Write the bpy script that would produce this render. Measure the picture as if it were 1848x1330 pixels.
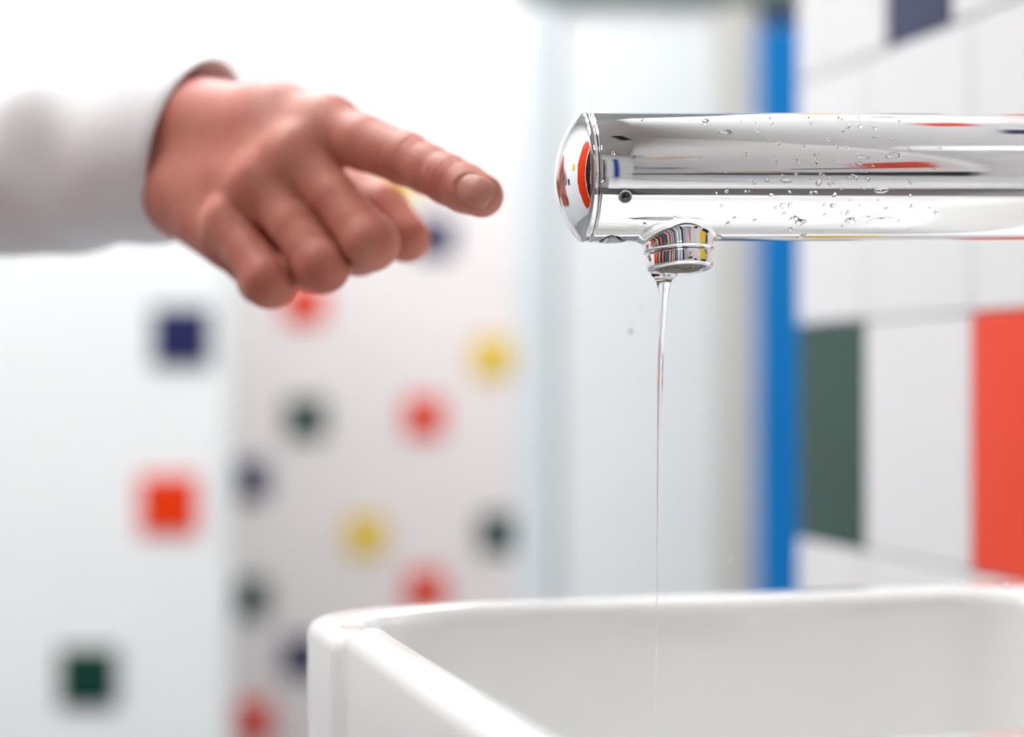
import bpy, bmesh, math, random
import numpy as np
from mathutils import Vector, Matrix

for o in list(bpy.data.objects):
    bpy.data.objects.remove(o)
SC = bpy.context.scene
COL = SC.collection
random.seed(7)

# ------------------------------------------------------------------ camera, world, light, exposure
F = 70.0 / 36.0 * 1848          # focal length in photograph pixels
H = 0.94                        # camera height
HOR = 690.0                     # picture row of the horizon

def P(px, py, Y):
    """photograph pixel + real distance from the camera plane -> world point"""
    return Vector(((px - 924.0) / F * Y, Y, H - (py - HOR) / F * Y))

cam_d = bpy.data.cameras.new('camera')
cam = bpy.data.objects.new('camera', cam_d)
COL.objects.link(cam)
cam.location = (0, 0, H)
cam.rotation_euler = (math.radians(90), 0, 0)
cam_d.lens = 70
cam_d.sensor_width = 36
cam_d.sensor_fit = 'HORIZONTAL'
cam_d.shift_y = (HOR - 665.0) / 1848.0
cam_d.clip_start = 0.02
cam_d.dof.use_dof = True
cam_d.dof.focus_distance = 0.683
cam_d.dof.aperture_fstop = 3.9
SC.camera = cam

SC.view_settings.view_transform = 'Standard'
SC.view_settings.look = 'None'
SC.view_settings.gamma = 1.0
SC.view_settings.use_curve_mapping = False
SC.view_settings.exposure = 0.36

world = bpy.data.worlds.new('world')
SC.world = world
world.use_nodes = True
world.node_tree.nodes['Background'].inputs[0].default_value = (0.8, 0.9, 1, 1)
world.node_tree.nodes['Background'].inputs[1].default_value = 0.3

ROOM_H = 2.6
# ceiling lamps: (x, y, size x, size y, radiance)
LAMPS = [(-0.60, 1.50, 0.7, 0.6, 15.0),
         (-0.20, 4.00, 0.5, 0.7, 15.5),
         (-0.45, 2.35, 0.6, 0.5, 23.0),
         (-0.98, 0.75, 0.7, 0.6, 12.0),
         (0.00, -0.80, 0.5, 0.4, 6.5)]  # added fill, unseen, brightens the wall mirrored in the tap
SC.cycles.max_bounces = 10
SC.cycles.diffuse_bounces = 6
SC.cycles.glossy_bounces = 6
SC.cycles.transmission_bounces = 8
SC.cycles.caustics_reflective = False
SC.cycles.caustics_refractive = False
SC.cycles.sample_clamp_indirect = 6.0
SC.cycles.use_denoising = True

# ------------------------------------------------------------------ helpers
def srgb(r, g, b):
    def c(v):
        v /= 255.0
        return v / 12.92 if v <= 0.04045 else ((v + 0.055) / 1.055) ** 2.4
    return (c(r), c(g), c(b), 1.0)

def mat(name, color, rough=0.5, metal=0.0, spec=0.5, coat=0.0, emit=None, es=0.0, trans=0.0, ior=1.45,
        noise=None, bump=None, sss=None):
    m = bpy.data.materials.new(name)
    m.use_nodes = True
    nt = m.node_tree
    b = nt.nodes['Principled BSDF']
    b.inputs['Base Color'].default_value = color
    b.inputs['Roughness'].default_value = rough
    b.inputs['Metallic'].default_value = metal
    b.inputs['Specular IOR Level'].default_value = spec
    b.inputs['Coat Weight'].default_value = coat
    b.inputs['Coat Roughness'].default_value = 0.03
    b.inputs['Transmission Weight'].default_value = trans
    b.inputs['IOR'].default_value = ior
    if emit:
        b.inputs['Emission Color'].default_value = emit
        b.inputs['Emission Strength'].default_value = es
    if sss:
        b.inputs['Subsurface Weight'].default_value = sss[0]
        b.inputs['Subsurface Radius'].default_value = sss[1]
        b.inputs['Subsurface Scale'].default_value = sss[2]
    tc = nt.nodes.new('ShaderNodeTexCoord')
    if noise:       # (scale, colour 2, low, high)
        n = nt.nodes.new('ShaderNodeTexNoise')
        n.inputs['Scale'].default_value = noise[0]
        n.inputs['Detail'].default_value = 4
        r = nt.nodes.new('ShaderNodeMapRange')
        r.inputs['From Min'].default_value = noise[2]
        r.inputs['From Max'].default_value = noise[3]
        mx = nt.nodes.new('ShaderNodeMix')
        mx.data_type = 'RGBA'
        mx.inputs['A'].default_value = color
        mx.inputs['B'].default_value = noise[1]
        nt.links.new(tc.outputs['Object'], n.inputs['Vector'])
        nt.links.new(n.outputs['Fac'], r.inputs['Value'])
        nt.links.new(r.outputs['Result'], mx.inputs['Factor'])
        nt.links.new(mx.outputs['Result'], b.inputs['Base Color'])
    if bump:        # (scale, strength, distance)
        n2 = nt.nodes.new('ShaderNodeTexNoise')
        n2.inputs['Scale'].default_value = bump[0]
        n2.inputs['Detail'].default_value = 3
        bp = nt.nodes.new('ShaderNodeBump')
        bp.inputs['Strength'].default_value = bump[1]
        bp.inputs['Distance'].default_value = bump[2]
        nt.links.new(tc.outputs['Object'], n2.inputs['Vector'])
        nt.links.new(n2.outputs['Fac'], bp.inputs['Height'])
        nt.links.new(bp.outputs['Normal'], b.inputs['Normal'])
    return m

def new_obj(name, verts, faces, m, parent=None, smooth=True, loc=None):
    me = bpy.data.meshes.new(name)
    me.from_pydata([tuple(v) for v in verts], [], faces)
    me.update()
    if m:
        me.materials.append(m)
    if smooth:
        me.polygons.foreach_set('use_smooth', [True] * len(me.polygons))
    o = bpy.data.objects.new(name, me)
    COL.objects.link(o)
    if parent:
        o.parent = parent
    if loc is not None:
        o.location = loc
    return o

def tag(o, label=None, cat=None, group=None, kind=None):
    if label: o['label'] = label
    if cat: o['category'] = cat
    if group: o['group'] = group
    if kind: o['kind'] = kind
    return o

def empty(name, loc):
    o = bpy.data.objects.new(name, None)
    COL.objects.link(o)
    o.location = loc
    o.empty_display_size = 0.02
    return o

def box_data(x0, x1, y0, y1, z0, z1, M=None):
    v = [Vector(p) for p in ((x0, y0, z0), (x1, y0, z0), (x1, y1, z0), (x0, y1, z0),
                             (x0, y0, z1), (x1, y0, z1), (x1, y1, z1), (x0, y1, z1))]
    if M: v = [M @ p for p in v]
    f = [(0, 3, 2, 1), (4, 5, 6, 7), (0, 1, 5, 4), (1, 2, 6, 5), (2, 3, 7, 6), (3, 0, 4, 7)]
    return v, f

def box(name, x0, x1, y0, y1, z0, z1, m, parent=None, bevel=0.0, M=None):
    v, f = box_data(x0, x1, y0, y1, z0, z1, M)
    o = new_obj(name, v, f, m, parent, smooth=False)
    if bevel:
        bm = bmesh.new(); bm.from_mesh(o.data)
        bmesh.ops.bevel(bm, geom=list(bm.edges), offset=bevel, segments=2, affect='EDGES', profile=0.6)
        bm.to_mesh(o.data); bm.free()
    return o

def loft(rings, closed=True, cap0=False, cap1=False):
    """rings: list of lists of points, all of one length"""
    n = len(rings[0]); v = []; f = []
    for r in rings: v += list(r)
    for i in range(len(rings) - 1):
        for j in range(n if closed else n - 1):
            a = i * n + j; b = i * n + (j + 1) % n
            f.append((a, b, b + n, a + n))
    if cap0: f.append(tuple(range(n - 1, -1, -1)))
    if cap1: f.append(tuple(range((len(rings) - 1) * n, len(rings) * n)))
    return v, f

def lathe(profile, n=96, M=None):
    """profile: (radius, height along local -z ... ) pairs -> rings about local z"""
    rings = []
    for r, z in profile:
        r = max(r, 1e-6)
        ring = [Vector((r * math.cos(2 * math.pi * k / n), r * math.sin(2 * math.pi * k / n), z)) for k in range(n)]
        if M: ring = [M @ p for p in ring]
        rings.append(ring)
    return loft(rings)

def fix_normals(o):
    bm = bmesh.new(); bm.from_mesh(o.data)
    bmesh.ops.recalc_face_normals(bm, faces=list(bm.faces))
    bm.to_mesh(o.data); bm.free()

# ------------------------------------------------------------------ materials
M_wall = mat('white_wall_paint', srgb(238, 239, 238), 0.35, noise=(1.3, srgb(231, 232, 231), 0.35, 0.7))
M_wall_cool = mat('cool_white_paint', srgb(226, 232, 235), 0.45, noise=(1.3, srgb(218, 225, 228), 0.35, 0.7))
M_warm = mat('warm_white_paint', srgb(240, 230, 228), 0.5, noise=(0.9, srgb(235, 224, 222), 0.35, 0.7))
M_grout = mat('pale_grout', srgb(200, 201, 200), 0.8)
M_ceil = mat('ceiling_paint', srgb(214, 212, 208), 0.8, noise=(2.0, srgb(206, 204, 200), 0.35, 0.7))
M_floor = mat('floor_vinyl', srgb(128, 130, 134), 0.35, noise=(12.0, srgb(112, 114, 118), 0.4, 0.65))
TILE = {
    'white': mat('white_glaze', srgb(218, 219, 220), 0.18, noise=(3.0, srgb(214, 216, 217), 0.4, 0.7)),
    'navy': mat('navy_glaze', srgb(34, 40, 84), 0.3, spec=0.35, noise=(9.0, srgb(31, 36, 74), 0.4, 0.7)),
    'green': mat('dark_green_glaze', srgb(8, 62, 50), 0.3, spec=0.3, noise=(9.0, srgb(4, 52, 42), 0.4, 0.7)),
    'red': mat('orange_red_glaze', srgb(228, 58, 6), 0.3, spec=0.3, noise=(7.0, srgb(220, 50, 5), 0.4, 0.7)),
    'yellow': mat('yellow_glaze', srgb(232, 196, 52), 0.2, noise=(9.0, srgb(226, 188, 44), 0.4, 0.7)),
    'blue': mat('blue_glaze', srgb(20, 80, 170), 0.2, noise=(9.0, srgb(18, 72, 158), 0.4, 0.7)),
    'charcoal': mat('charcoal_glaze', srgb(36, 36, 40), 0.2, noise=(9.0, srgb(28, 28, 32), 0.4, 0.7)),
}
M_blue = mat('blue_laminate', srgb(0, 128, 206), 0.45, noise=(4.0, srgb(0, 120, 196), 0.4, 0.7))
M_beige = mat('beige_frame_paint', srgb(220, 216, 205), 0.5, noise=(5.0, srgb(213, 208, 197), 0.4, 0.7))
M_greygreen = mat('grey_green_paint', srgb(118, 132, 130), 0.5, noise=(5.0, srgb(108, 122, 120), 0.4, 0.7))
M_chrome = mat('chrome', (0.86, 0.87, 0.88, 1), 0.035, 1.0, bump=(38.0, 0.035, 0.0012))
M_chrome_cap = mat('chrome_end_cap', (0.84, 0.84, 0.86, 1), 0.03, 1.0, bump=(160.0, 0.10, 0.0006))
M_rubber = mat('dark_rubber', srgb(40, 38, 36), 0.4)
M_lens = mat('dark_sensor_glass', srgb(28, 26, 24), 0.08, 0.0, coat=1.0)
M_ceramic = mat('white_ceramic', srgb(236, 236, 235), 0.12, coat=0.6, noise=(6.0, srgb(233, 233, 231), 0.4, 0.7))
M_steel = mat('brushed_steel', (0.62, 0.61, 0.58, 1), 0.3, 1.0)
M_mesh = mat('aerator_mesh', srgb(120, 116, 106), 0.35, 0.6)
M_water = mat('water', (1, 1, 1, 1), 0.0, trans=1.0, ior=1.333)
M_drop = mat('glint_white_water', (1, 1, 1, 1), 0.08, trans=0.1, ior=1.333)  # whitened base stands in for lamp glints on the falling drops
M_skin = mat('skin', srgb(202, 132, 113), 0.52, spec=0.4, noise=(38.0, srgb(188, 106, 90), 0.42, 0.68), bump=(650.0, 0.25, 0.0006),
             sss=(0.25, (1.0, 0.35, 0.2), 0.004))
M_nail = mat('fingernail', srgb(206, 142, 128), 0.38, coat=0.0, sss=(0.3, (1.0, 0.4, 0.3), 0.003))
M_cloth = mat('white_cotton', srgb(250, 251, 252), 0.85, bump=(900.0, 0.15, 0.0004))
M_lampon = mat('lamp_diffuser', (1, 1, 1, 1), 0.5)
M_lampframe = mat('lamp_frame', srgb(210, 210, 210), 0.4)
M_door = mat('door_laminate', srgb(240, 243, 243), 0.35, noise=(2.0, srgb(236, 239, 239), 0.4, 0.7))

# ------------------------------------------------------------------ room
XL = -1.7
YF, YB = -1.6, 5.0
floor = tag(box('floor', XL - .1, 1.9, YF - .1, YB + .1, -0.05, 0, M_floor), kind='structure')
ceiling = tag(box('ceiling', XL - .1, 1.9, YF - .1, YB + .1, ROOM_H, ROOM_H + 0.05, M_ceil), kind='structure')
wall_left = tag(box('wall_left', XL - .1, XL, YF - .1, YB + .1, 0, ROOM_H, M_wall), kind='structure')
wall_front = tag(box('wall_front', XL, 1.9, YF - .1, YF, 0, ROOM_H, M_wall), kind='structure')
XC = (408 - 924) / F * 3.4
wall_center = tag(box('wall_center', XL, XC, 3.4, 3.52, 0, ROOM_H, M_wall), kind='structure')
XR = (930 - 924) / F * 3.0
wall_back = tag(box('wall_back', XL, XR + .1, YB, YB + .1, 0, ROOM_H, M_warm), kind='structure')
wall_return = tag(box('wall_return', XR + .04, XR + .12, 3.06, YB, 0, ROOM_H, M_wall_cool), kind='structure')
wall_rear = tag(box('wall_rear', XR, 1.9, 3.0, 3.06, 0, ROOM_H, M_wall_cool), kind='structure')
wall_far_right = tag(box('wall_far_right', 1.8, 1.9, YF, 3.0, 0, ROOM_H, M_wall), kind='structure')

# right tiled wall: its own frame (u towards the camera, w out of the wall)
WO = Vector((0.232, 1.31, H))
WD = Vector((0.242, -0.970, 0)).normalized()
WN = Vector((-WD.y, WD.x, 0))
if WN.x > 0: WN = -WN
MW = Matrix(((WD.x, WN.x, 0, WO.x), (WD.y, WN.y, 0, WO.y), (0, 0, 1, WO.z), (0, 0, 0, 1)))
U0, U1 = -0.116, 3.0
wall_right = tag(box('wall_right', U0, U1, -0.11, -0.009, -H, ROOM_H - H, M_grout, M=MW), kind='structure')
fix_normals(wall_right)

TILE_MESH = {}
def tile_mesh(w, h, color, t=0.009, c=0.0012):
    key = (round(w, 4), round(h, 4), color)
    if key in TILE_MESH: return TILE_MESH[key]
    v = [(x * w / 2, 0, z * h / 2) for x, z in ((-1, -1), (1, -1), (1, 1), (-1, 1))]
    v += [(x * w / 2, -(t - c), z * h / 2) for x, z in ((-1, -1), (1, -1), (1, 1), (-1, 1))]
    v += [(x * (w / 2 - c), -t, z * (h / 2 - c)) for x, z in ((-1, -1), (1, -1), (1, 1), (-1, 1))]
    f = [(3, 2, 1, 0)]
    for a in (0, 4):
        for k in range(4):
            f.append((a + k, a + (k + 1) % 4, a + 4 + (k + 1) % 4, a + 4 + k))
    f.append((8, 9, 10, 11))
    me = bpy.data.meshes.new('tile'); me.from_pydata(v, [], f); me.update()
    me.materials.append(TILE[color])
    TILE_MESH[key] = me
    return me

def put_tile(w, h, color, M, parent):
    """tile faces local -y"""
    o = bpy.data.objects.new('tile', tile_mesh(w, h, color))
    COL.objects.link(o)
    o.parent = parent
    o.matrix_local = M
    if color != 'white':
        o['label'] = {'navy': 'navy blue tile', 'green': 'dark green tile', 'red': 'orange red tile',
                      'yellow': 'yellow tile', 'blue': 'added blue tile', 'charcoal': 'added charcoal tile'}[color]
    return o

G = 0.0015
# local frame of a tile on the right wall: x along the wall, -y out of the wall
def wall_frame(u, z):
    X = Vector((-WD.x, -WD.y, 0)); Yv = -WN; Z = Vector((0, 0, 1))
    o = WO + WD * u + WN * (-0.009) + Vector((0, 0, z))
    return Matrix(((X.x, Yv.x, Z.x, o.x), (X.y, Yv.y, Z.y, o.y), (X.z, Yv.z, Z.z, o.z), (0, 0, 0, 1)))

zs = [-0.861, -0.711, -0.561, -0.411, -0.261, -0.111, 0.0405, 0.214, 0.307, 0.400, 0.493, 0.586, 0.679]
pitch15 = [U0, 0.0, 0.15, 0.30, 0.45, 0.60, 0.75, 0.90, 1.05, 1.20]
pitch10 = [U0, -0.06] + [0.0325 + 0.0925 * k for k in range(0, 13)]
colmap = {(5, 0): 'green', (5, 2): 'red', (3, 1): 'yellow', (3, 4): 'navy', (6, 5): 'yellow', (4, 6): 'red', (5, 5): 'navy',
          (7, 2): 'navy', (7, 4): 'red', (8, 6): 'green', (9, 1): 'yellow', (9, 5): 'red', (10, 3): 'green', (10, 8): 'navy',
          (2, 3): 'green', (1, 6): 'yellow', (5, 7): 'green', (7, 9): 'yellow', (11, 6): 'red'}
for r in range(len(zs) - 1):
    cols = pitch15 if r < 7 else pitch10
    if r < 6: cols = cols + [1.20 + 0.15 * k for k in range(1, 12)]
    for c in range(len(cols) - 1):
        w = cols[c + 1] - cols[c] - G; h = zs[r + 1] - zs[r] - G
        put_tile(w, h, colmap.get((r, c), 'white'), wall_frame((cols[c] + cols[c + 1]) / 2, (zs[r] + zs[r + 1]) / 2), wall_right)

# the part of the right wall beside and behind the photographer: tiled below; panel and dark band above added, unseen, for the chrome to mirror
M_lilac = mat('grey_lilac_paint', srgb(232, 230, 228), 0.6, noise=(2.0, srgb(226, 224, 222), 0.4, 0.7))
upper = box('added_upper_panel', 1.22, U1, -0.009, -0.001, 0.045, ROOM_H - H, M_lilac, wall_right, M=MW); fix_normals(upper)
rail = box('added_dark_rail', 1.22, U1, -0.009, 0.022, 0.045, 0.120, TILE['charcoal'], wall_right, bevel=0.004, M=MW); fix_normals(rail)
for (u, z, w, h, c) in ((2.55, 1.22, .34, .20, 'blue'), (2.2, .95, .30, .10, 'yellow'), (1.40, .30, .22, .15, 'red'), (1.62, .24, .30, .03, 'charcoal'),
                        (2.0, .16, .5, .04, 'yellow'), (2.8, .5, .2, .2, 'green'), (2.45, .4, .2, .12, 'charcoal')):
    put_tile(w, h, c, wall_frame(u, z), wall_right)  # coloured pieces added out of view for the streaks mirrored along the spout

added_counter = box('added_ledge', .98, U1, 0.0005, .34, -.128, -.0885, M_ceramic, None, bevel=0.004, M=MW); fix_normals(added_counter)  # white ledge added, unseen, so the spout mirrors a pale lower band
tag(added_counter, kind='structure')

# coloured 10 cm tiles on the far walls (their white neighbours are too blurred to tell apart)
def far_tile(px, py, Y, color, parent, s=0.10):
    p = P(px, py, Y)
    put_tile(s, s, color, Matrix.Translation((p.x, Y, p.z)), parent)
for px, py, c in ((305, 910, 'red'), (160, 1222, 'green'), (328, 607, 'navy')):
    far_tile(px, py, 3.4, c, wall_center)
for px, py, c in ((550, 548, 'red'), (785, 428, 'navy'), (888, 645, 'yellow'), (765, 752, 'red'), (552, 755, 'green'),
                  (450, 865, 'navy'), (660, 966, 'yellow'), (900, 962, 'green'), (768, 1066, 'red'), (449, 1078, 'green'),
                  (545, 1185, 'navy'), (455, 1300, 'red'), (320, 1352, 'navy'), (722, 322, 'yellow'), (660, 1200, 'green'),
                  (880, 1290, 'red')):
    far_tile(px, py, YB, c, wall_back)
far_tile(392, 900, YB, 'red', wall_back)

# panels added on the unseen walls around the photographer, for the chrome to mirror
def front_mirrored_panel(x, z, w, h, c):
    R = Matrix.Rotation(math.pi, 4, 'Z'); R.translation = (x, YF, z)
    put_tile(w, h, c, R, wall_front)
for x, z, w, h, c in ((-1.35, 1.1, .3, 2.1, 'red'), (-.95, 1.1, .12, 2.1, 'charcoal'), (-.62, 1.1, .22, 2.1, 'navy'), (-.40, 1.1, .12, 2.1, 'green'),
                      (0.02, 1.1, .10, 2.1, 'blue'), (.45, 1.25, .24, 1.7, 'charcoal'), (.72, 1.1, .08, 2.1, 'blue')):
    front_mirrored_panel(x, z, w, h, c)
def left_mirrored_panel(y, z, w, h, c):
    R = Matrix.Rotation(math.pi / 2, 4, 'Z'); R.translation = (XL, y, z)
    put_tile(w, h, c, R, wall_left)
for y, z, w, h, c in ((.80, 1.1, .40, 1.9, 'red'), (.46, 1.1, .22, 1.9, 'charcoal'), (.28, 1.1, .10, 1.9, 'yellow'), (.05, 1.1, .30, 1.9, 'navy'),
                      (-.22, 1.1, .18, 1.9, 'red'), (-.50, 1.1, .30, 1.9, 'charcoal'), (-.85, 1.1, .25, 1.9, 'navy'), (-1.2, 1.1, .3, 1.9, 'green'),
                      (1.25, 1.3, .15, .15, 'yellow'), (1.6, 1.0, .15, .15, 'green')):
    left_mirrored_panel(y, z, w, h, c)
R_ = Matrix.Translation((0.55, 3.0, H + 1.25)); put_tile(.35, .25, 'blue', R_, wall_rear)  # added out of view for the blue streak mirrored on the spout top
prop = empty('ceiling_prop', (0.42, 0.06, ROOM_H))  # dark shape added overhead, unseen, to be mirrored in the spout
box('prop_frame', -.05, .05, -.15, .15, -.018, -.0005, M_rubber, prop, bevel=0.003, M=Matrix.Rotation(.5, 4, 'Z'))
for k in range(5):
    box('slat', -.04, .04, -.13 + k * .056, -.10 + k * .056, -.024, -.016, M_rubber, prop, M=Matrix.Rotation(.5, 4, 'Z'))
tag(prop, 'added unseen dark slatted vent in the ceiling above the tap', 'prop')

# rear door, its frame, header, and the blue cubicle partition
def X_(px, Y): return (px - 924) / F * Y
def Z_(py, Y): return H - (py - HOR) / F * Y
door_1 = tag(box('door_1', X_(1008, 2.97), X_(1292, 2.97), 2.955, 2.995, 0.01, Z_(12, 2.97), M_door, bevel=0.003), kind='structure')
trim_1 = tag(box('trim_1', X_(934, 2.97), X_(1003, 2.97), 2.945, 2.999, 0, Z_(10, 2.97), M_wall_cool, bevel=0.004), kind='structure')
trim_2 = tag(box('trim_2', X_(1296, 2.97), X_(1362, 2.97), 2.945, 2.999, 0, Z_(10, 2.97), M_beige, bevel=0.004), kind='structure')
trim_3 = tag(box('trim_3', X_(934, 2.97), X_(1470, 2.97), 2.94, 2.999, Z_(8, 2.97), Z_(8, 2.97) + .12, M_greygreen, bevel=0.004), kind='structure')
part = empty('cubicle_partition', (X_(1400, 2.9), 2.9, 0))
x0, x1 = X_(1366, 2.9) - part.location.x, X_(1366, 2.9) + 0.55 - part.location.x
box('panel', x0, x1, -.012, .012, 0.14, Z_(48, 2.9), M_blue, part, bevel=0.003)
box('foot', x0 + .03, x0 + .07, -.02, .02, 0.0, 0.145, M_steel, part, bevel=0.003)
box('foot', x1 - .07, x1 - .03, -.02, .02, 0.0, 0.145, M_steel, part, bevel=0.003)
tag(part, 'blue panel standing behind the end of the tiled wall', 'partition')

# ceiling lamps; the last is an added fill behind the photographer
for k, (x, y, sx, sy, L) in enumerate(LAMPS):
    root = empty('ceiling_light', (x, y, ROOM_H))
    tag(root, ('bright ceiling lamp panel above the pointing hand', 'ceiling lamp panel nearest the far wall of coloured tiles',
               'ceiling lamp panel in front of the white door', 'ceiling lamp panel by the left wall beside the photographer',
               'small added fill lamp panel, unseen behind the photographer')[k], 'lamp', 'ceiling lamps of the washroom')
    fr = box('frame', -sx / 2 - .02, sx / 2 + .02, -sy / 2 - .02, sy / 2 + .02, -.03, -0.0005, M_lampframe, root, bevel=0.004)
    m = mat('lamp_glow', (1, 1, 1, 1), 0.5, emit=(0.965, 0.99, 1.0, 1), es=L)
    box('diffuser', -sx / 2, sx / 2, -sy / 2, sy / 2, -.036, -.028, m, root)

# ------------------------------------------------------------------ wash basin
BO = Vector((-0.0815, 0.792, 0))           # back left outer corner
E1 = Vector((math.cos(math.radians(18.5)), math.sin(math.radians(18.5)), 0))
E2 = Vector((math.sin(math.radians(15.0)), -math.cos(math.radians(15.0)), 0))
RIM = H - 0.0885
BU, BV = 0.420, 0.365

def rrect(u0, u1, v0, v1, r, n=8):
    pts = []
    for cx, cy, a0 in ((u1 - r, v1 - r, 0), (u0 + r, v1 - r, 90), (u0 + r, v0 + r, 180), (u1 - r, v0 + r, 270)):
        for k in range(n + 1):
            a = math.radians(a0 + 90 * k / n)
            pts.append((cx + r * math.cos(a), cy + r * math.sin(a)))
    out = []
    for i, p in enumerate(pts):
        q = pts[(i + 1) % len(pts)]
        out.append(p)
        if i % (n + 1) == n:
            for k in range(1, 60):
                out.append((p[0] + (q[0] - p[0]) * k / 60, p[1] + (q[1] - p[1]) * k / 60))
    return out

def basin_ring(iL, iR, iB, iN, r, z):
    out = []
    for u, v in rrect(iL, BU - iR, iB, BV - iN, r):
        # the back left corner stands a little proud of and lower than the rest of the left rim
        st = 1 / (1 + math.exp((v - 0.082) / 0.0016)) * max(0, 1 - u / .06) * (1 if z > RIM - .04 else .6)
        bead = math.exp(-((v - 0.086) / .0035) ** 2) * (1 if u < .028 and z > RIM - .012 else 0)
        out.append(BO + E1 * (u - .0035 * st) + E2 * v + Vector((0, 0, z - .0022 * st + .0008 * bead)))
    return out
rings = []
hgt = 0.16
rings.append(basin_ring(.03, .03, .03, .03, .03, RIM - hgt))
rings.append(basin_ring(.008, .004, .008, .008, .03, RIM - hgt + .012))
rings.append(basin_ring(.001, .001, .001, .001, .026, RIM - hgt + .05))
f_ = 0.007
rings.append(basin_ring(0, 0, 0, 0, .024, RIM - f_ - .02))
for k in range(0, 7):
    a = math.radians(90 * k / 6); d = f_ * (1 - math.cos(a))
    rings.append(basin_ring(d, d, d, d, .024 - d * .5, RIM - f_ + f_ * math.sin(a)))
TL, TR, TB, TN = .0185, BU - .312, .030, .03
g_ = 0.008
for k in range(0, 8):
    a = math.radians(90 * k / 7); s = g_ * math.sin(a); z = RIM - g_ * (1 - math.cos(a))
    rings.append(basin_ring(TL - g_ + s, TR - g_ + s, TB - g_ + s, TN - g_ + s, .034, z))
for dz, ins in ((.03, .002), (.07, .006), (.095, .012)):
    rings.append(basin_ring(TL + ins, TR + ins, TB + ins, TN + ins, .034 + ins, RIM - dz))
for k in range(1, 7):
    a = math.radians(90 * k / 6)
    ins = .012 + .03 * math.sin(a); dz = .095 + .03 * (1 - math.cos(a)) * 1.0
    rings.append(basin_ring(TL + ins, TR + ins, TB + ins, TN + ins, .046 + .02 * math.sin(a), RIM - dz))
v, f = loft(rings, cap0=True, cap1=True)
basin_root = empty('wash_basin', BO + E1 * BU / 2 + E2 * BV / 2 + Vector((0, 0, RIM - hgt)))
bl = basin_root.location
basin = new_obj('bowl', [p - bl for p in v], f, M_ceramic, basin_root)
fix_normals(basin)
mod = basin.modifiers.new('edge', 'EDGE_SPLIT'); mod.split_angle = math.radians(50)
tag(basin_root, 'white glazed rectangular wash basin with rounded rim below the chrome tap', 'basin')
dr_c = BO + E1 * .17 + E2 * .18 + Vector((0, 0, RIM - .125))
v, f = lathe([(0.0, .0035), (.012, .0035), (.016, .003), (.021, .0022), (.023, .0004), (.023, -.002)], 32)
dr = new_obj('drain', [p + dr_c - bl for p in v], f, M_chrome, basin_root)
# ------------------------------------------------------------------ chrome tap
TA = P(1057, 320, 0.6985)                    # centre of the cap seam
TBv = P(1848, 319.5, 0.7260)
AX = (TBv - TA).normalized()
# where the axis meets the tiled wall
tw = (WO - TA).dot(WN) / AX.dot(WN)
R = 0.02275
down = Vector((0, 0, -1)); down = (down - AX * down.dot(AX)).normalized()
front = AX.cross(down).normalized()
if front.y > 0: front = -front
# tap frame: x = axis to the wall, y = away from camera, z = up
TM = Matrix(((AX.x, -front.x, -down.x, 0), (AX.y, -front.y, -down.y, 0), (AX.z, -front.z, -down.z, 0), (0, 0, 0, 1)))
tap = empty('tap', TA + AX * tw)
TOFF = tw                                     # tap-local x = 0 at the wall, spout runs to -tw
tap.matrix_world = Matrix.Translation(TA + AX * tw) @ TM
tag(tap, 'chrome wall-mounted automatic tap, wet with drops, above the white basin', 'tap')

def ring_x(x, r, n=160, y=0, z=0):
    return [Vector((x, y + r * math.cos(2 * math.pi * k / n), z + r * math.sin(2 * math.pi * k / n))) for k in range(n)]
xs = -tw
seam = 0.00035
# spout tube
prof = [(xs + .0005, R - .0022), (xs + .0004, R - .0006), (xs + .0008, R - .0001), (xs + .0014, R)]
prof += [(xs + .0014 + (tw - .0014) * k / 30, R) for k in range(1, 31)]
v, f = loft([ring_x(a, b) for a, b in prof])
spout = new_obj('spout', v, f, M_chrome, tap)
fix_normals(spout)
# cap
D = 0.0088
capprof = [(xs + .0002, R - .0022), (xs + .0001, R - .0006), (xs - .0003, R - .0001), (xs - .0012, R)]
Rs = (R * R + D * D) / (2 * D)
for k in range(0, 26):
    t = k / 25
    rr = (R - .0002) * math.cos(t * math.pi / 2) if False else (R - .0002) * (1 - t)
    rr = (R - .0002) * (1 - t ** 1.0)
    dep = math.sqrt(max(Rs * Rs - rr * rr, 0)) - (Rs - D)
    capprof.append((xs - .0018 - dep, max(rr, 1e-5)))
v, f = loft([ring_x(a, b) for a, b in capprof])
capo = new_obj('end_cap', v, f, M_chrome_cap, tap)
capo['label'] = 'domed chrome end cap'
fix_normals(capo)
# escutcheon at the wall
v, f = loft([ring_x(a, b, 64) for a, b in ((-.0005, R), (-.0005, R + .012), (-.006, R + .012), (-.009, R + .0095), (-.0095, R + .0005))])
es = new_obj('wall_flange', v, f, M_chrome, tap); fix_normals(es)
# sensor eye (front, a little below the axis)
s_ang = math.asin(45 / 117.0)
sx = xs + (1103 - 1057 + 3) / F * 0.677
sn = Vector((0, -math.cos(s_ang), -math.sin(s_ang)))
sc_ = Vector((sx, 0, 0)) + sn * R
q = Vector((0, 0, 1)).rotation_difference(sn).to_matrix().to_4x4()
MS = Matrix.Translation(sc_) @ q
v, f = lathe([(.0024, -.001), (.0024, .0002), (.0022, .0004), (.0019, .0003), (.00175, -.0006)], 40, MS)
sen = new_obj('sensor', v, f, M_steel, tap); fix_normals(sen)
sen['label'] = 'round dark sensor eye'
v, f = lathe([(.0021, .0001), (.0016, .00025), (.0013, .0001), (.0009, .0005), (.0004, .0008), (.00001, .0009)], 40, MS)
sl = new_obj('lens', v, f, M_lens, sen); fix_normals(sl)

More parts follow.
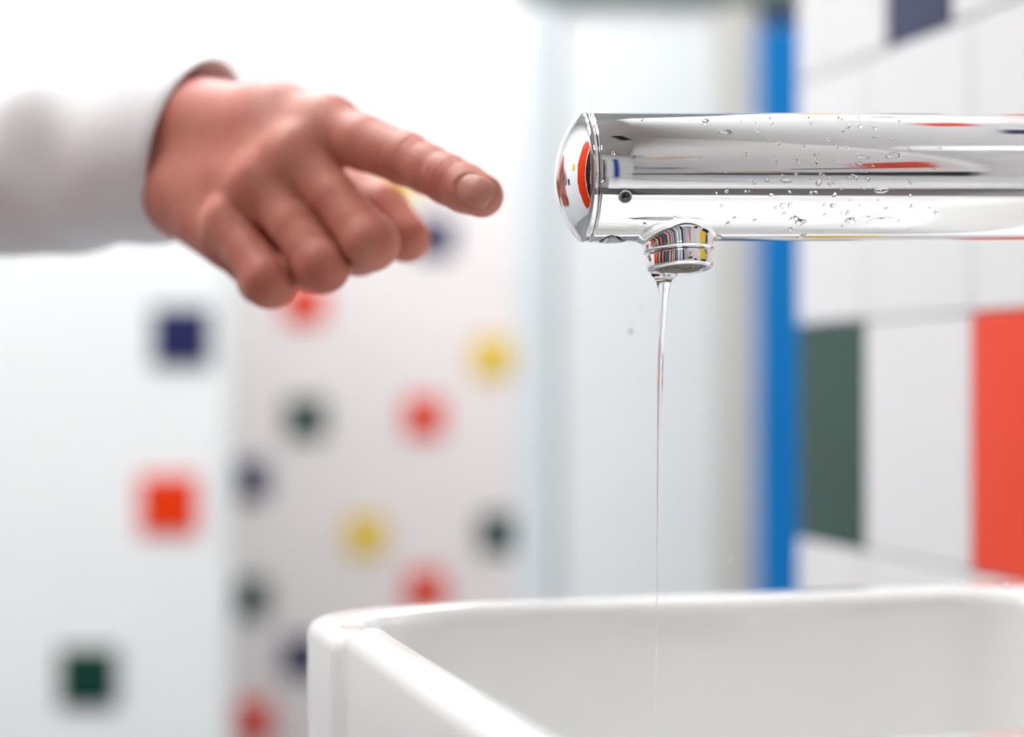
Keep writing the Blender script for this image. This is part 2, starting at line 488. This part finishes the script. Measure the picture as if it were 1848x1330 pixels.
# outlet: collar and aerator in a frame tipped a little towards the camera
ox = xs + (1217 - 1057) / F * 0.700 / AX.x * 1.0
tilt = math.radians(8.5)
MO = Matrix.Translation((ox, 0, 0)) @ Matrix.Rotation(-tilt, 4, 'X') @ Matrix.Rotation(math.radians(-1.0), 4, 'Y')
rn = 0.0123
fil = 0.0034
nn = 128
rings = []
def zcyl(x, y):
    return -math.sqrt(max(R * R - y * y, 0))
for t in range(0, 11):
    tt = t / 10
    ring = []
    for k in range(nn):
        a = 2 * math.pi * k / nn
        # end points in the outlet frame; on the cylinder, y' = r sin a
        r1 = rn + fil
        p1 = Vector((r1 * math.cos(a), r1 * math.sin(a), zcyl(0, r1 * math.sin(a)) + .0002))
        pc = Vector((rn * math.cos(a), rn * math.sin(a), zcyl(0, rn * math.sin(a))))
        p0 = Vector((rn * math.cos(a), rn * math.sin(a), zcyl(0, rn * math.sin(a)) - fil * .8))
        p0.z = min(p0.z, -R + .0035) if False else p0.z
        ring.append(p1 * (1 - tt) ** 2 + pc * 2 * tt * (1 - tt) + p0 * tt * tt)
    rings.append([MO @ p for p in ring])
rings.append([MO @ Vector((rn * math.cos(2 * math.pi * k / nn), rn * math.sin(2 * math.pi * k / nn), -.0265)) for k in range(nn)])
v, f = loft(rings)
collar = new_obj('outlet_collar', v, f, M_chrome, tap); fix_normals(collar)
z0 = -.0262
ap = [(rn - .002, z0 + .002), (rn - .0001, z0 + .0008), (rn + .0001, z0 + .0002), (rn - .0002, z0 - .0004), (rn - .0009, z0 - .0008), (rn - .0010, z0 - .0014),
      (rn - .0005, z0 - .0018), (rn - .0004, z0 - .0024), (rn - .0006, z0 - .0058), (rn - .0009, z0 - .0066), (rn - .0016, z0 - .0071),
      (rn - .0026, z0 - .0071), (rn - .0029, z0 - .0066), (rn - .0030, z0 - .0055)]
v, f = lathe(ap, 128, MO)
aer = new_obj('aerator', v, f, M_chrome, tap); fix_normals(aer)
# perforated outlet plate with concentric rings
rings = []
pr = []
for k in range(0, 31):
    r = (rn - .0030) * (1 - k / 30)
    pr.append((r, z0 - .0064 + .0004 * math.cos(r / .0018 * 2 * math.pi)))
v, f = lathe(pr, 64, MO)
pl = new_obj('outlet_plate', v, f, M_mesh, aer); fix_normals(pl)

# ------------------------------------------------------------------ running water
AERW = tap.matrix_world @ (MO @ Vector((0, 0, z0 - .0068)))
pts = [(1199, 494, .0048), (1198.5, 498, .0046), (1197.5, 503, .0034), (1197.5, 509, .0026), (1197.5, 518, .00215), (1196.5, 540, .00175), (1195, 570, .00145),
       (1193.5, 600, .00125), (1192, 640, .00105), (1190.8, 690, .0009), (1189.5, 740, .00062), (1188, 800, .00036),
       (1187, 900, .00026), (1186, 1000, .00024), (1185, 1150, .00022), (1184, 1280, .0002), (1183, 1420, .0002), (1182.5, 1520, .0002)]
YW = AERW.y - 0.001
rings = []
wr = random.Random(5)
def interp(yy):
    for a, b in zip(pts, pts[1:]):
        if a[1] <= yy <= b[1]:
            t = (yy - a[1]) / (b[1] - a[1]); return a[0] + (b[0] - a[0]) * t, a[2] + (b[2] - a[2]) * t
    return pts[-1][0], pts[-1][2]
yy = 494.0
ph = 0
while yy <= 1490:
    x, r = interp(yy)
    r *= 1 + 0.05 * math.sin(yy * 0.11) + 0.06 * math.sin(yy * .037 + 1)
    c = P(x, yy, YW)
    c.x -= 0
    ang = yy * 0.008
    ring = []
    for k in range(20):
        a = 2 * math.pi * k / 20
        e = 1 + 0.16 * math.cos(2 * (a - ang))
        ring.append(c + Vector((math.cos(a) * r * e, math.sin(a) * r * e, 0)))
    rings.append(ring)
    yy += 3.0 if yy < 530 else 9.0
v, f = loft(rings, cap0=True, cap1=True)
w0 = rings[-1][0].copy()
stream = new_obj('water_stream', [p - w0 for p in v], f, M_water, None, loc=w0)
fix_normals(stream)
tag(stream, 'thin clear water stream running down from the tap outlet', 'water')

# ------------------------------------------------------------------ drops
def drop_mesh(name, sx, sy, sz, seed, dome=True, seg=14, rngs=7, wob=0.18):
    """a drop sitting on local z = 0 (dome) or a free falling ball"""
    rr = random.Random(seed)
    p1, p2, a1, a2 = rr.uniform(0, 6.28), rr.uniform(0, 6.28), rr.uniform(0, wob), rr.uniform(0, wob * .6)
    v = []; f = []
    lo = 0.0 if dome else -math.pi / 2
    for i in range(rngs + 1):
        e = lo + (math.pi / 2 - lo) * i / rngs
        for k in range(seg):
            a = 2 * math.pi * k / seg
            w = 1 + a1 * math.sin(2 * a + p1) + a2 * math.sin(3 * a + p2)
            c = max(math.cos(e), 0.0) ** (0.8 if dome else 1)
            v.append((sx * w * c * math.cos(a), sy * w * c * math.sin(a), sz * math.sin(e) - (0.06 * sz if dome else 0)))
    for i in range(rngs):
        for k in range(seg):
            a = i * seg + k; b = i * seg + (k + 1) % seg
            f.append((a, b, b + seg, a + seg))
    f.append(tuple(range(seg - 1, -1, -1)))
    f.append(tuple(range(rngs * seg, (rngs + 1) * seg)))
    return v, f

TMW = tap.matrix_world.copy()
def tap_surface(px, py):
    """point and outward normal (tap frame) on the front of the spout seen at this pixel"""
    inv = TMW.inverted()
    o = inv @ Vector((0, 0, H)); d = (inv.to_3x3() @ (P(px, py, 1.0) - Vector((0, 0, H)))).normalized()
    a = d.y ** 2 + d.z ** 2; b = 2 * (o.y * d.y + o.z * d.z); c = o.y ** 2 + o.z ** 2 - R * R
    disc = b * b - 4 * a * c
    if disc < 0: disc = 0
    t = (-b - math.sqrt(disc)) / (2 * a)
    p = o + d * t
    n = Vector((0, p.y, p.z)).normalized()
    return Vector((p.x, 0, 0)) + n * R, n

def spout_drop(px, py, wpx, hpx, rot=0.0, label=None, group=None, seed=0, hz=0.62):
    p, n = tap_surface(px, py)
    t1 = Vector((1, 0, 0)); t2 = n.cross(t1).normalized()
    s = 0.68 / F / 2
    k = max(abs(n.y), 0.3)
    sx_, sy_ = wpx * s, min(hpx * s / k, 2.2 * hpx * s)
    v, f = drop_mesh('d', sx_, sy_, min(sx_, sy_) * hz, seed, wob=0.32)
    Mloc = Matrix(((t1.x, t2.x, n.x, p.x), (t1.y, t2.y, n.y, p.y), (t1.z, t2.z, n.z, p.z), (0, 0, 0, 1))) @ Matrix.Rotation(rot, 4, 'Z')
    Mw = TMW @ Mloc
    c = Mw.translation.copy()
    o = new_obj('water_drop', [Mw @ Vector(q) - c for q in v], f, M_water, None, loc=c)
    fix_normals(o)
    tag(o, label, 'water drop', group)
    return o
GR = 'drops of water on the chrome tap'
BIG = [  # px, py, w, h, rot, label
    (1419, 326, 26, 9, -.1, 'long flat water drop on the dark band, mid tap, right of the outlet'),
    (1478, 329, 11, 16, .3, 'tilted water drop on the tap just right of the long flat drop'),
    (1590, 344, 30, 11, .05, 'widest water drop on the pale lower half of the tap spout'),
    (1612, 280, 28, 13, .1, 'largest grey water drop on the upper half of the spout'),
    (1445, 401, 20, 11, .0, 'plump white water drop low on the spout, right of the outlet'),
    (1535, 398, 22, 9, .2, 'low water drop on the spout with a thin trail to its right'),
    (1472, 287, 6, 18, .2, 'narrow upright water drop on the upper half of the spout'),
    (1434, 289, 12, 7, .0, 'small arched water drop left of the narrow upright drop'),
    (1450, 263, 9, 9, .0, 'dark round water drop on the upper spout near its left half'),
    (1530, 230, 10, 6, .2, 'highest clear water drop near the top edge of the spout'),
    (1310, 238, 30, 8, .12, 'long slanted water drop above the outlet near the top of spout'),
    (1274, 218, 13, 7, .0, 'dark edged water drop at the top edge above the outlet'),
    (1545, 321, 8, 10, .0, 'water drop on the dark band above the widest drop'),
    (1413, 371, 9, 12, -.5, 'water drop breaking the thin dark line low on the spout'),
    (1504, 371, 8, 10, -.6, 'water drop at the right end of the thin dark line'),
    (1086, 331, 5, 15, -.5, 'slanted water drop beside the end cap seam above the sensor eye'),
    (1384, 325, 8, 9, -.3, 'small water drop at the left of the dark band'),
    (1558, 283, 26, 8, .1, 'curved water drop left of the largest grey drop'),
    (1107, 276, 7, 10, .0, 'faint water drop on upper spout near the end cap'),
    (1541, 296, 9, 8, .0, 'round water drop just above the dark band, mid spout'),
    (1366, 236, 9, 6, .3, 'little water drop high on the spout, right of the slanted one'),
    (1612, 251, 9, 7, .0, 'water drop on the upper spout above the largest grey drop'),
    (1440, 396, 26, 6, -.6, 'smeared trail of water above the plump white drop'),
    (1590, 395, 46, 4, .05, 'wavy ribbon of water low on the spout'),
]
for i, (px, py, w, h, rot, lab) in enumerate(BIG):
    spout_drop(px, py, w, h, rot, lab, GR, seed=i)
dr_ = random.Random(11)
small_lab = 'small clear water droplet stuck to the side of the chrome spout'
n = 0
while n < 110:
    px = dr_.uniform(1095, 1700) if dr_.random() < .35 else dr_.gauss(1500, 90); py = dr_.uniform(208, 428)
    if not (1095 < px < 1700): continue
    if px < 1300 and dr_.random() < .5: continue
    w = dr_.uniform(4, 10); h = w * dr_.uniform(.45, 1.0)
    half = ('the grey upper half' if py < 325 else 'the white lower half') + ' of the chrome spout, ' + \
           ('above the outlet' if px < 1290 else 'right of the outlet' if px < 1500 else 'near the frame edge')
    spout_drop(px, py, w, h, dr_.uniform(-.5, .5), 'tiny water droplet on ' + half, 'small droplets on the chrome spout', seed=100 + n)
    n += 1
# film of water hanging under the spout, left of the outlet
for px, wpx, dpx, lab in ((1118, 62, 10, 'flat bead of water hanging under the tap left of the outlet'),
                          (1308, 36, 5, 'shallow bead of water hanging under the tap right of the outlet')):
    p, nn_ = tap_surface(px, 400)
    c = Vector((p.x, 0, -R))
    s = 0.69 / F
    v, f = drop_mesh('h', wpx * s / 2, .006, dpx * s, 9)
    Mw = TMW @ Matrix.Translation(c + Vector((0, -.002, .0012))) @ Matrix.Rotation(math.pi, 4, 'X')
    cc = Mw.translation.copy()
    o = new_obj('water_bead', [Mw @ Vector(q) - cc for q in v], f, M_water, None, loc=cc); fix_normals(o)
    tag(o, lab, 'water drop')
# falling drops
FALL = [(1138, 597, 20, 'lower left of the bright falling drops beside the stream', .60),
        (1137, 578, 11, 'small falling drop just above the brightest one left of the stream', .60),
        (1158, 556, 11, 'second highest falling drop left of the stream', .62),
        (1157, 538, 7, 'highest falling drop left of the stream, below the outlet', .62),
        (1273, 595, 16, 'lone pale falling drop right of the stream below the tap', .56),
        (1157, 680, 9, 'faint falling drop halfway down, left of the stream', .62),
        (1157, 727, 9, 'lowest falling drop left of the stream', .62),
        (1316, 1011, 13, 'amber tinted falling drop just above the basin back rim', .58),
        (1357, 1123, 15, 'falling drop in front of the inner back wall of the basin', .58),
        (1818, 1058, 15, 'bright falling drop at the far right over the basin rim', .58)]
for i, (px, py, d, lab, Y) in enumerate(FALL):
    v, f = drop_mesh('b', d / F * Y * .28, d / F * Y * .28, d / F * Y * .36, 40 + i, dome=False, wob=.05)
    o = new_obj('falling_drop', v, f, M_drop, None, loc=P(px, py, Y)); fix_normals(o)
    tag(o, lab, 'water drop', 'drops falling beside the stream')

# ------------------------------------------------------------------ the pointing hand (one continuous surface from a distance field)
def grid_surface(fn, lo, hi, h):
    nx, ny, nz = [int((hi[i] - lo[i]) / h) + 1 for i in range(3)]
    X = (lo[0] + h * np.arange(nx, dtype=np.float32))[:, None, None]
    Y = (lo[1] + h * np.arange(ny, dtype=np.float32))[None, :, None]
    Z = (lo[2] + h * np.arange(nz, dtype=np.float32))[None, None, :]
    D = fn(X, Y, Z)
    S = D < 0
    # surface nets
    cnt = np.zeros((nx - 1, ny - 1, nz - 1), np.float32)
    acc = [np.zeros_like(cnt) for _ in range(3)]
    sl = lambda d: (slice(d[0], nx - 1 + d[0]), slice(d[1], ny - 1 + d[1]), slice(d[2], nz - 1 + d[2]))
    corners = [(i, j, k) for i in (0, 1) for j in (0, 1) for k in (0, 1)]
    for a in corners:
        for ax in range(3):
            if a[ax] == 1: continue
            b = list(a); b[ax] = 1
            da, db = D[sl(a)], D[sl(b)]
            m = (da < 0) != (db < 0)
            t = np.where(m, da / np.where(m, da - db, 1), 0)
            cnt += m
            for q in range(3):
                acc[q] += np.where(m, a[q] + (t if q == ax else 0), 0)
    idx = -np.ones(cnt.shape, np.int64)
    act = cnt > 0
    ids = np.argwhere(act)
    idx[act] = np.arange(len(ids))
    V = np.stack([(ids[:, q] + acc[q][act] / cnt[act]) * h + lo[q] for q in range(3)], 1)
    Fc = []
    for ax in range(3):
        b, c = [(1, 2), (2, 0), (0, 1)][ax]
        s0 = [slice(None)] * 3; s1 = [slice(None)] * 3
        s0[ax] = slice(0, -1); s1[ax] = slice(1, None)
        ch = S[tuple(s0)] != S[tuple(s1)]
        inner = [slice(None)] * 3
        E = np.argwhere(ch)
        E = E[(E[:, b] > 0) & (E[:, c] > 0) & (E[:, b] < D.shape[b] - 1) & (E[:, c] < D.shape[c] - 1)]
        ins = S[tuple(E.T)]
        def g(db, dc):
            Q = E.copy(); Q[:, b] += db; Q[:, c] += dc
            return idx[tuple(Q.T)]
        q = np.stack([g(-1, -1), g(0, -1), g(0, 0), g(-1, 0)], 1)
        q[~ins] = q[~ins][:, ::-1]
        Fc.append(q)
    return V, np.concatenate(Fc)

def rcone(X, Y, Z, a, b, r1, r2):
    ba = np.array(b) - np.array(a); L2 = float(ba @ ba)
    px, py, pz = X - a[0], Y - a[1], Z - a[2]
    t = np.clip((px * ba[0] + py * ba[1] + pz * ba[2]) / L2, 0, 1)
    return np.sqrt((px - t * ba[0]) ** 2 + (py - t * ba[1]) ** 2 + (pz - t * ba[2]) ** 2) - (r1 + (r2 - r1) * t)

def smin(a, b, k):
    h = np.clip(k - np.abs(a - b), 0, None) / k
    return np.minimum(a, b) - h * h * k * 0.25

def J(px, py, Y): return tuple(P(px, py, Y))
I = [(J(590, 234, .803), .0128), (J(655, 258, .787), .0108), (J(733, 287, .772), .0103), (J(772, 306, .764), .0093), (J(808, 324, .756), .0093), (J(840, 340, .750), .0090), (J(869, 353, .745), .0083)]
Mi = [(J(538, 288, .798), .0128), (J(602, 358, .785), .0095), (J(668, 438, .774), .0110), (J(648, 452, .795), .0098), (J(612, 425, .812), .0090), (J(590, 395, .806), .0085)]
Ri = [(J(474, 336, .800), .0120), (J(526, 406, .788), .0091), (J(582, 480, .778), .0105), (J(560, 482, .802), .0095), (J(535, 450, .815), .0085), (J(520, 420, .808), .0080)]
Pi = [(J(415, 402, .806), .0112), (J(450, 455, .797), .0092), (J(487, 507, .788), .0107), (J(470, 508, .808), .0090), (J(450, 480, .818), .0080), (J(440, 450, .812), .0075)]
Th = [(J(470, 320, .862), .0150), (J(590, 335, .853), .0125), (J(688, 378, .836), .0098), (J(734, 431, .826), .0098)]

def chain(X, Y, Z, C, k):
    d = None
    for (a, ra), (b, rb) in zip(C, C[1:]):
        e = rcone(X, Y, Z, a, b, ra, rb)
        d = e if d is None else smin(d, e, k)
    return d

a_, b_ = Vector(I[5][0]), Vector(I[6][0])
FA = (b_ - a_).normalized()
FN = Vector((0.04, -1, 0.02)); FN = (FN - FA * FN.dot(FA)).normalized()
FS = FA.cross(FN).normalized()
BN = tuple(b_)
def hand_sdf(X, Y, Z):
    W1, W2 = J(318, 222, .868), J(296, 318, .876)
    palm = rcone(X, Y, Z, J(497, 219, .822), I[0][0], .0140, .0125)
    palm = smin(palm, rcone(X, Y, Z, W1, J(497, 219, .822), .0190, .0140), .010)
    palm = smin(palm, rcone(X, Y, Z, W1, Mi[0][0], .0195, .0130), .010)
    palm = smin(palm, rcone(X, Y, Z, W2, Ri[0][0], .0195, .0122), .010)
    palm = smin(palm, rcone(X, Y, Z, W2, J(424, 424, .815), .0195, .0150), .010)
    # palm flesh on the far side
    palm = smin(palm, rcone(X, Y, Z, J(330, 290, .882), J(520, 320, .835), .0190, .0165), .012)
    palm = smin(palm, rcone(X, Y, Z, J(330, 330, .885), J(450, 400, .835), .0180, .0150), .012)
    # web between index and middle knuckles
    palm = smin(palm, rcone(X, Y, Z, I[0][0], Mi[0][0], .0105, .0105), .008)
    palm = smin(palm, rcone(X, Y, Z, Mi[0][0], Ri[0][0], .0100, .0100), .008)
    # forearm
    arm = rcone(X, Y, Z, J(300, 262, .875), J(60, 300, .925), .0255, .0300)
    palm = smin(palm, arm, .014)
    th = chain(X, Y, Z, Th, .005)
    palm = smin(palm, th, .007)
    ix = chain(X, Y, Z, I, .0022)
    # index wrinkles over the joints
    def groove(dd, i, offs, depth, w):
        c = np.array(I[i][0]); ax = np.array(I[i + 1][0]) - np.array(I[i - 1][0]); ax /= np.linalg.norm(ax)
        s = (X - c[0]) * ax[0] + (Y - c[1]) * ax[1] + (Z - c[2]) * ax[2]
        front = np.clip((c[1] + .002 - Y) / .006, 0, 1)
        near = np.exp(-((X - c[0]) ** 2 + (Y - c[1]) ** 2 + (Z - c[2]) ** 2) / .018 ** 2)
        for o in offs:
            dd = dd + depth * np.exp(-((s - o) / w) ** 2) * front * near
        return dd
    ix = groove(ix, 2, (-.0034, 0.0, .0034), .0006, .0010)
    ix = groove(ix, 4, (-.0012, .0018), .00045, .0009)
    mi = chain(X, Y, Z, Mi, .0025); ri = chain(X, Y, Z, Ri, .0025); pi_ = chain(X, Y, Z, Pi, .0025)
    fingers = smin(mi, ri, .0012); fingers = smin(fingers, pi_, .0012)
    d = smin(fingers, palm, .0055)
    d2 = smin(ix, palm, .0055)
    d = smin(d, d2, .0012)
    # the deep creases between the bent fingers and beside the index
    for pa, pb, y0, y1, r in (((563, 378), (636, 482), .7795, .7700, .0017), ((480, 432), (534, 514), .7850, .7780, .0016),
                              ((614, 246), (656, 314), .7830, .7790, .0012)):
        g1 = rcone(X, Y, Z, J(*pa, y0), J(*pb, y1), r * .5, r)
        g2 = rcone(X, Y, Z, J(*pa, y0 + .003), J(*pb, y1 + .004), r * .5, r)
        d = -smin(-d, smin(g1, g2, .001), .0012)
    # nail bed
    bx, by, bz = X - BN[0], Y - BN[1], Z - BN[2]
    al = bx * FA[0] + by * FA[1] + bz * FA[2] - .0012
    lt = bx * FS[0] + by * FS[1] + bz * FS[2]
    fr = bx * FN[0] + by * FN[1] + bz * FN[2]
    e = np.sqrt(al ** 2 / .0076 ** 2 + lt ** 2 / .0062 ** 2)
    d = d - .00045 * np.exp(-((e - 1.12) / .13) ** 2) * np.clip(fr / .003, 0, 1) * np.clip((.006 - al) / .004, 0, 1) + .00025 * (e < 1) * (fr > .002)
    return d

lo = (P(40, 300, .95).x, .728, P(500, 585, .80).z)
hi = (.002, .965, P(500, 110, .88).z)
Vh, Fh = grid_surface(hand_sdf, lo, hi, 0.00088)
c0 = np.array(P(300, 262, .875))
me = bpy.data.meshes.new('person')
me.from_pydata([tuple(p) for p in (Vh - c0).tolist()], [], Fh.tolist())
me.update()
me.materials.append(M_skin)
me.polygons.foreach_set('use_smooth', [True] * len(me.polygons))
person = bpy.data.objects.new('person', me)
COL.objects.link(person)
person.location = tuple(c0)
sm = person.modifiers.new('smooth', 'SMOOTH'); sm.factor = 0.5; sm.iterations = 2
tag(person, 'person\'s right hand reaching in from the left, index finger pointing at the tap', 'person')

# fingernail on the index
fa, fn, fs = FA, FN, FS
v = []; f = []
nu, nv = 18, 16
rad = .0084
for i in range(nu + 1):
    for j in range(nv + 1):
        s = -1 + 2 * i / nu; t = -1 + 2 * j / nv
        # squircle map
        ss = s * math.sqrt(1 - t * t / 2); tt = t * math.sqrt(1 - s * s / 2)
        ss = .55 * ss + .45 * s * (1 - .12 * t * t) ; tt = .55 * tt + .45 * t * (1 - .12 * s * s)
        ang = tt * 0.66 - .08
        al = ss * .0070 + .0012
        edge = max(abs(s), abs(t))
        r0 = .0083 + max(-al, 0) * .03
        rr = math.sqrt(max(r0 * r0 - .80 * max(al, 0) ** 2, 1e-8)) + .00035 - .0004 * edge ** 8
        lat = tt * .0058
        hh = math.sqrt(max(rr * rr - lat * lat, 1e-8))
        p = b_ + fa * al + fs * lat + fn * hh
        v.append(p - Vector(c0))
for i in range(nu):
    for j in range(nv):
        k = i * (nv + 1) + j
        f.append((k, k + 1, k + nv + 2, k + nv + 1))
nail = new_obj('fingernail', v, f, M_nail, person)
sol = nail.modifiers.new('thick', 'SOLIDIFY'); sol.thickness = 0.0006; sol.offset = 0
nail['label'] = 'short pink fingernail'

# white sleeve over the wrist
ca, cb = P(352, 272, .868), P(-700, 340, 1.03)
sd = (cb - ca); SLn = sd.length; sd.normalize()
up = Vector((0, 0, 1)); s1 = (up - sd * up.dot(sd)).normalized(); s2 = sd.cross(s1).normalized()
rings = []
sr = random.Random(4)
NS = 64
def sleeve_ring(d, off, wrinkle):
    ring = []
    for k in range(NS):
        a = 2 * math.pi * k / NS
        r = (.0365 + .05 * max(d, 0) * .5 - off)
        r += wrinkle * (.0012 * math.sin(3 * a + d * 60) + .0010 * math.sin(5 * a - d * 95) + .0014 * math.sin(d * 130 + 2 * math.sin(a)))
        lean = -.33 * r * math.cos(a) * max(0, 1 - d / .06)
        ring.append(ca + sd * (d + lean) + s1 * r * math.cos(a) * 1.08 + s2 * r * math.sin(a) * .92 - Vector(c0))
    return ring
rings.append(sleeve_ring(.03, .0022, 0)); rings.append(sleeve_ring(.002, .0022, 0)); rings.append(sleeve_ring(0, .0018, 0)); rings.append(sleeve_ring(-.0008, .0009, 0)); rings.append(sleeve_ring(0, 0, 0))
for k in range(1, 60):
    d = SLn * k / 59
    rings.append(sleeve_ring(d, .0008 if .026 < d < .030 else 0, min(1, d / .05)))
v, f = loft(rings, cap1=True)
slv = new_obj('sleeve', v, f, M_cloth, person); fix_normals(slv)
slv['label'] = 'white long sleeve'
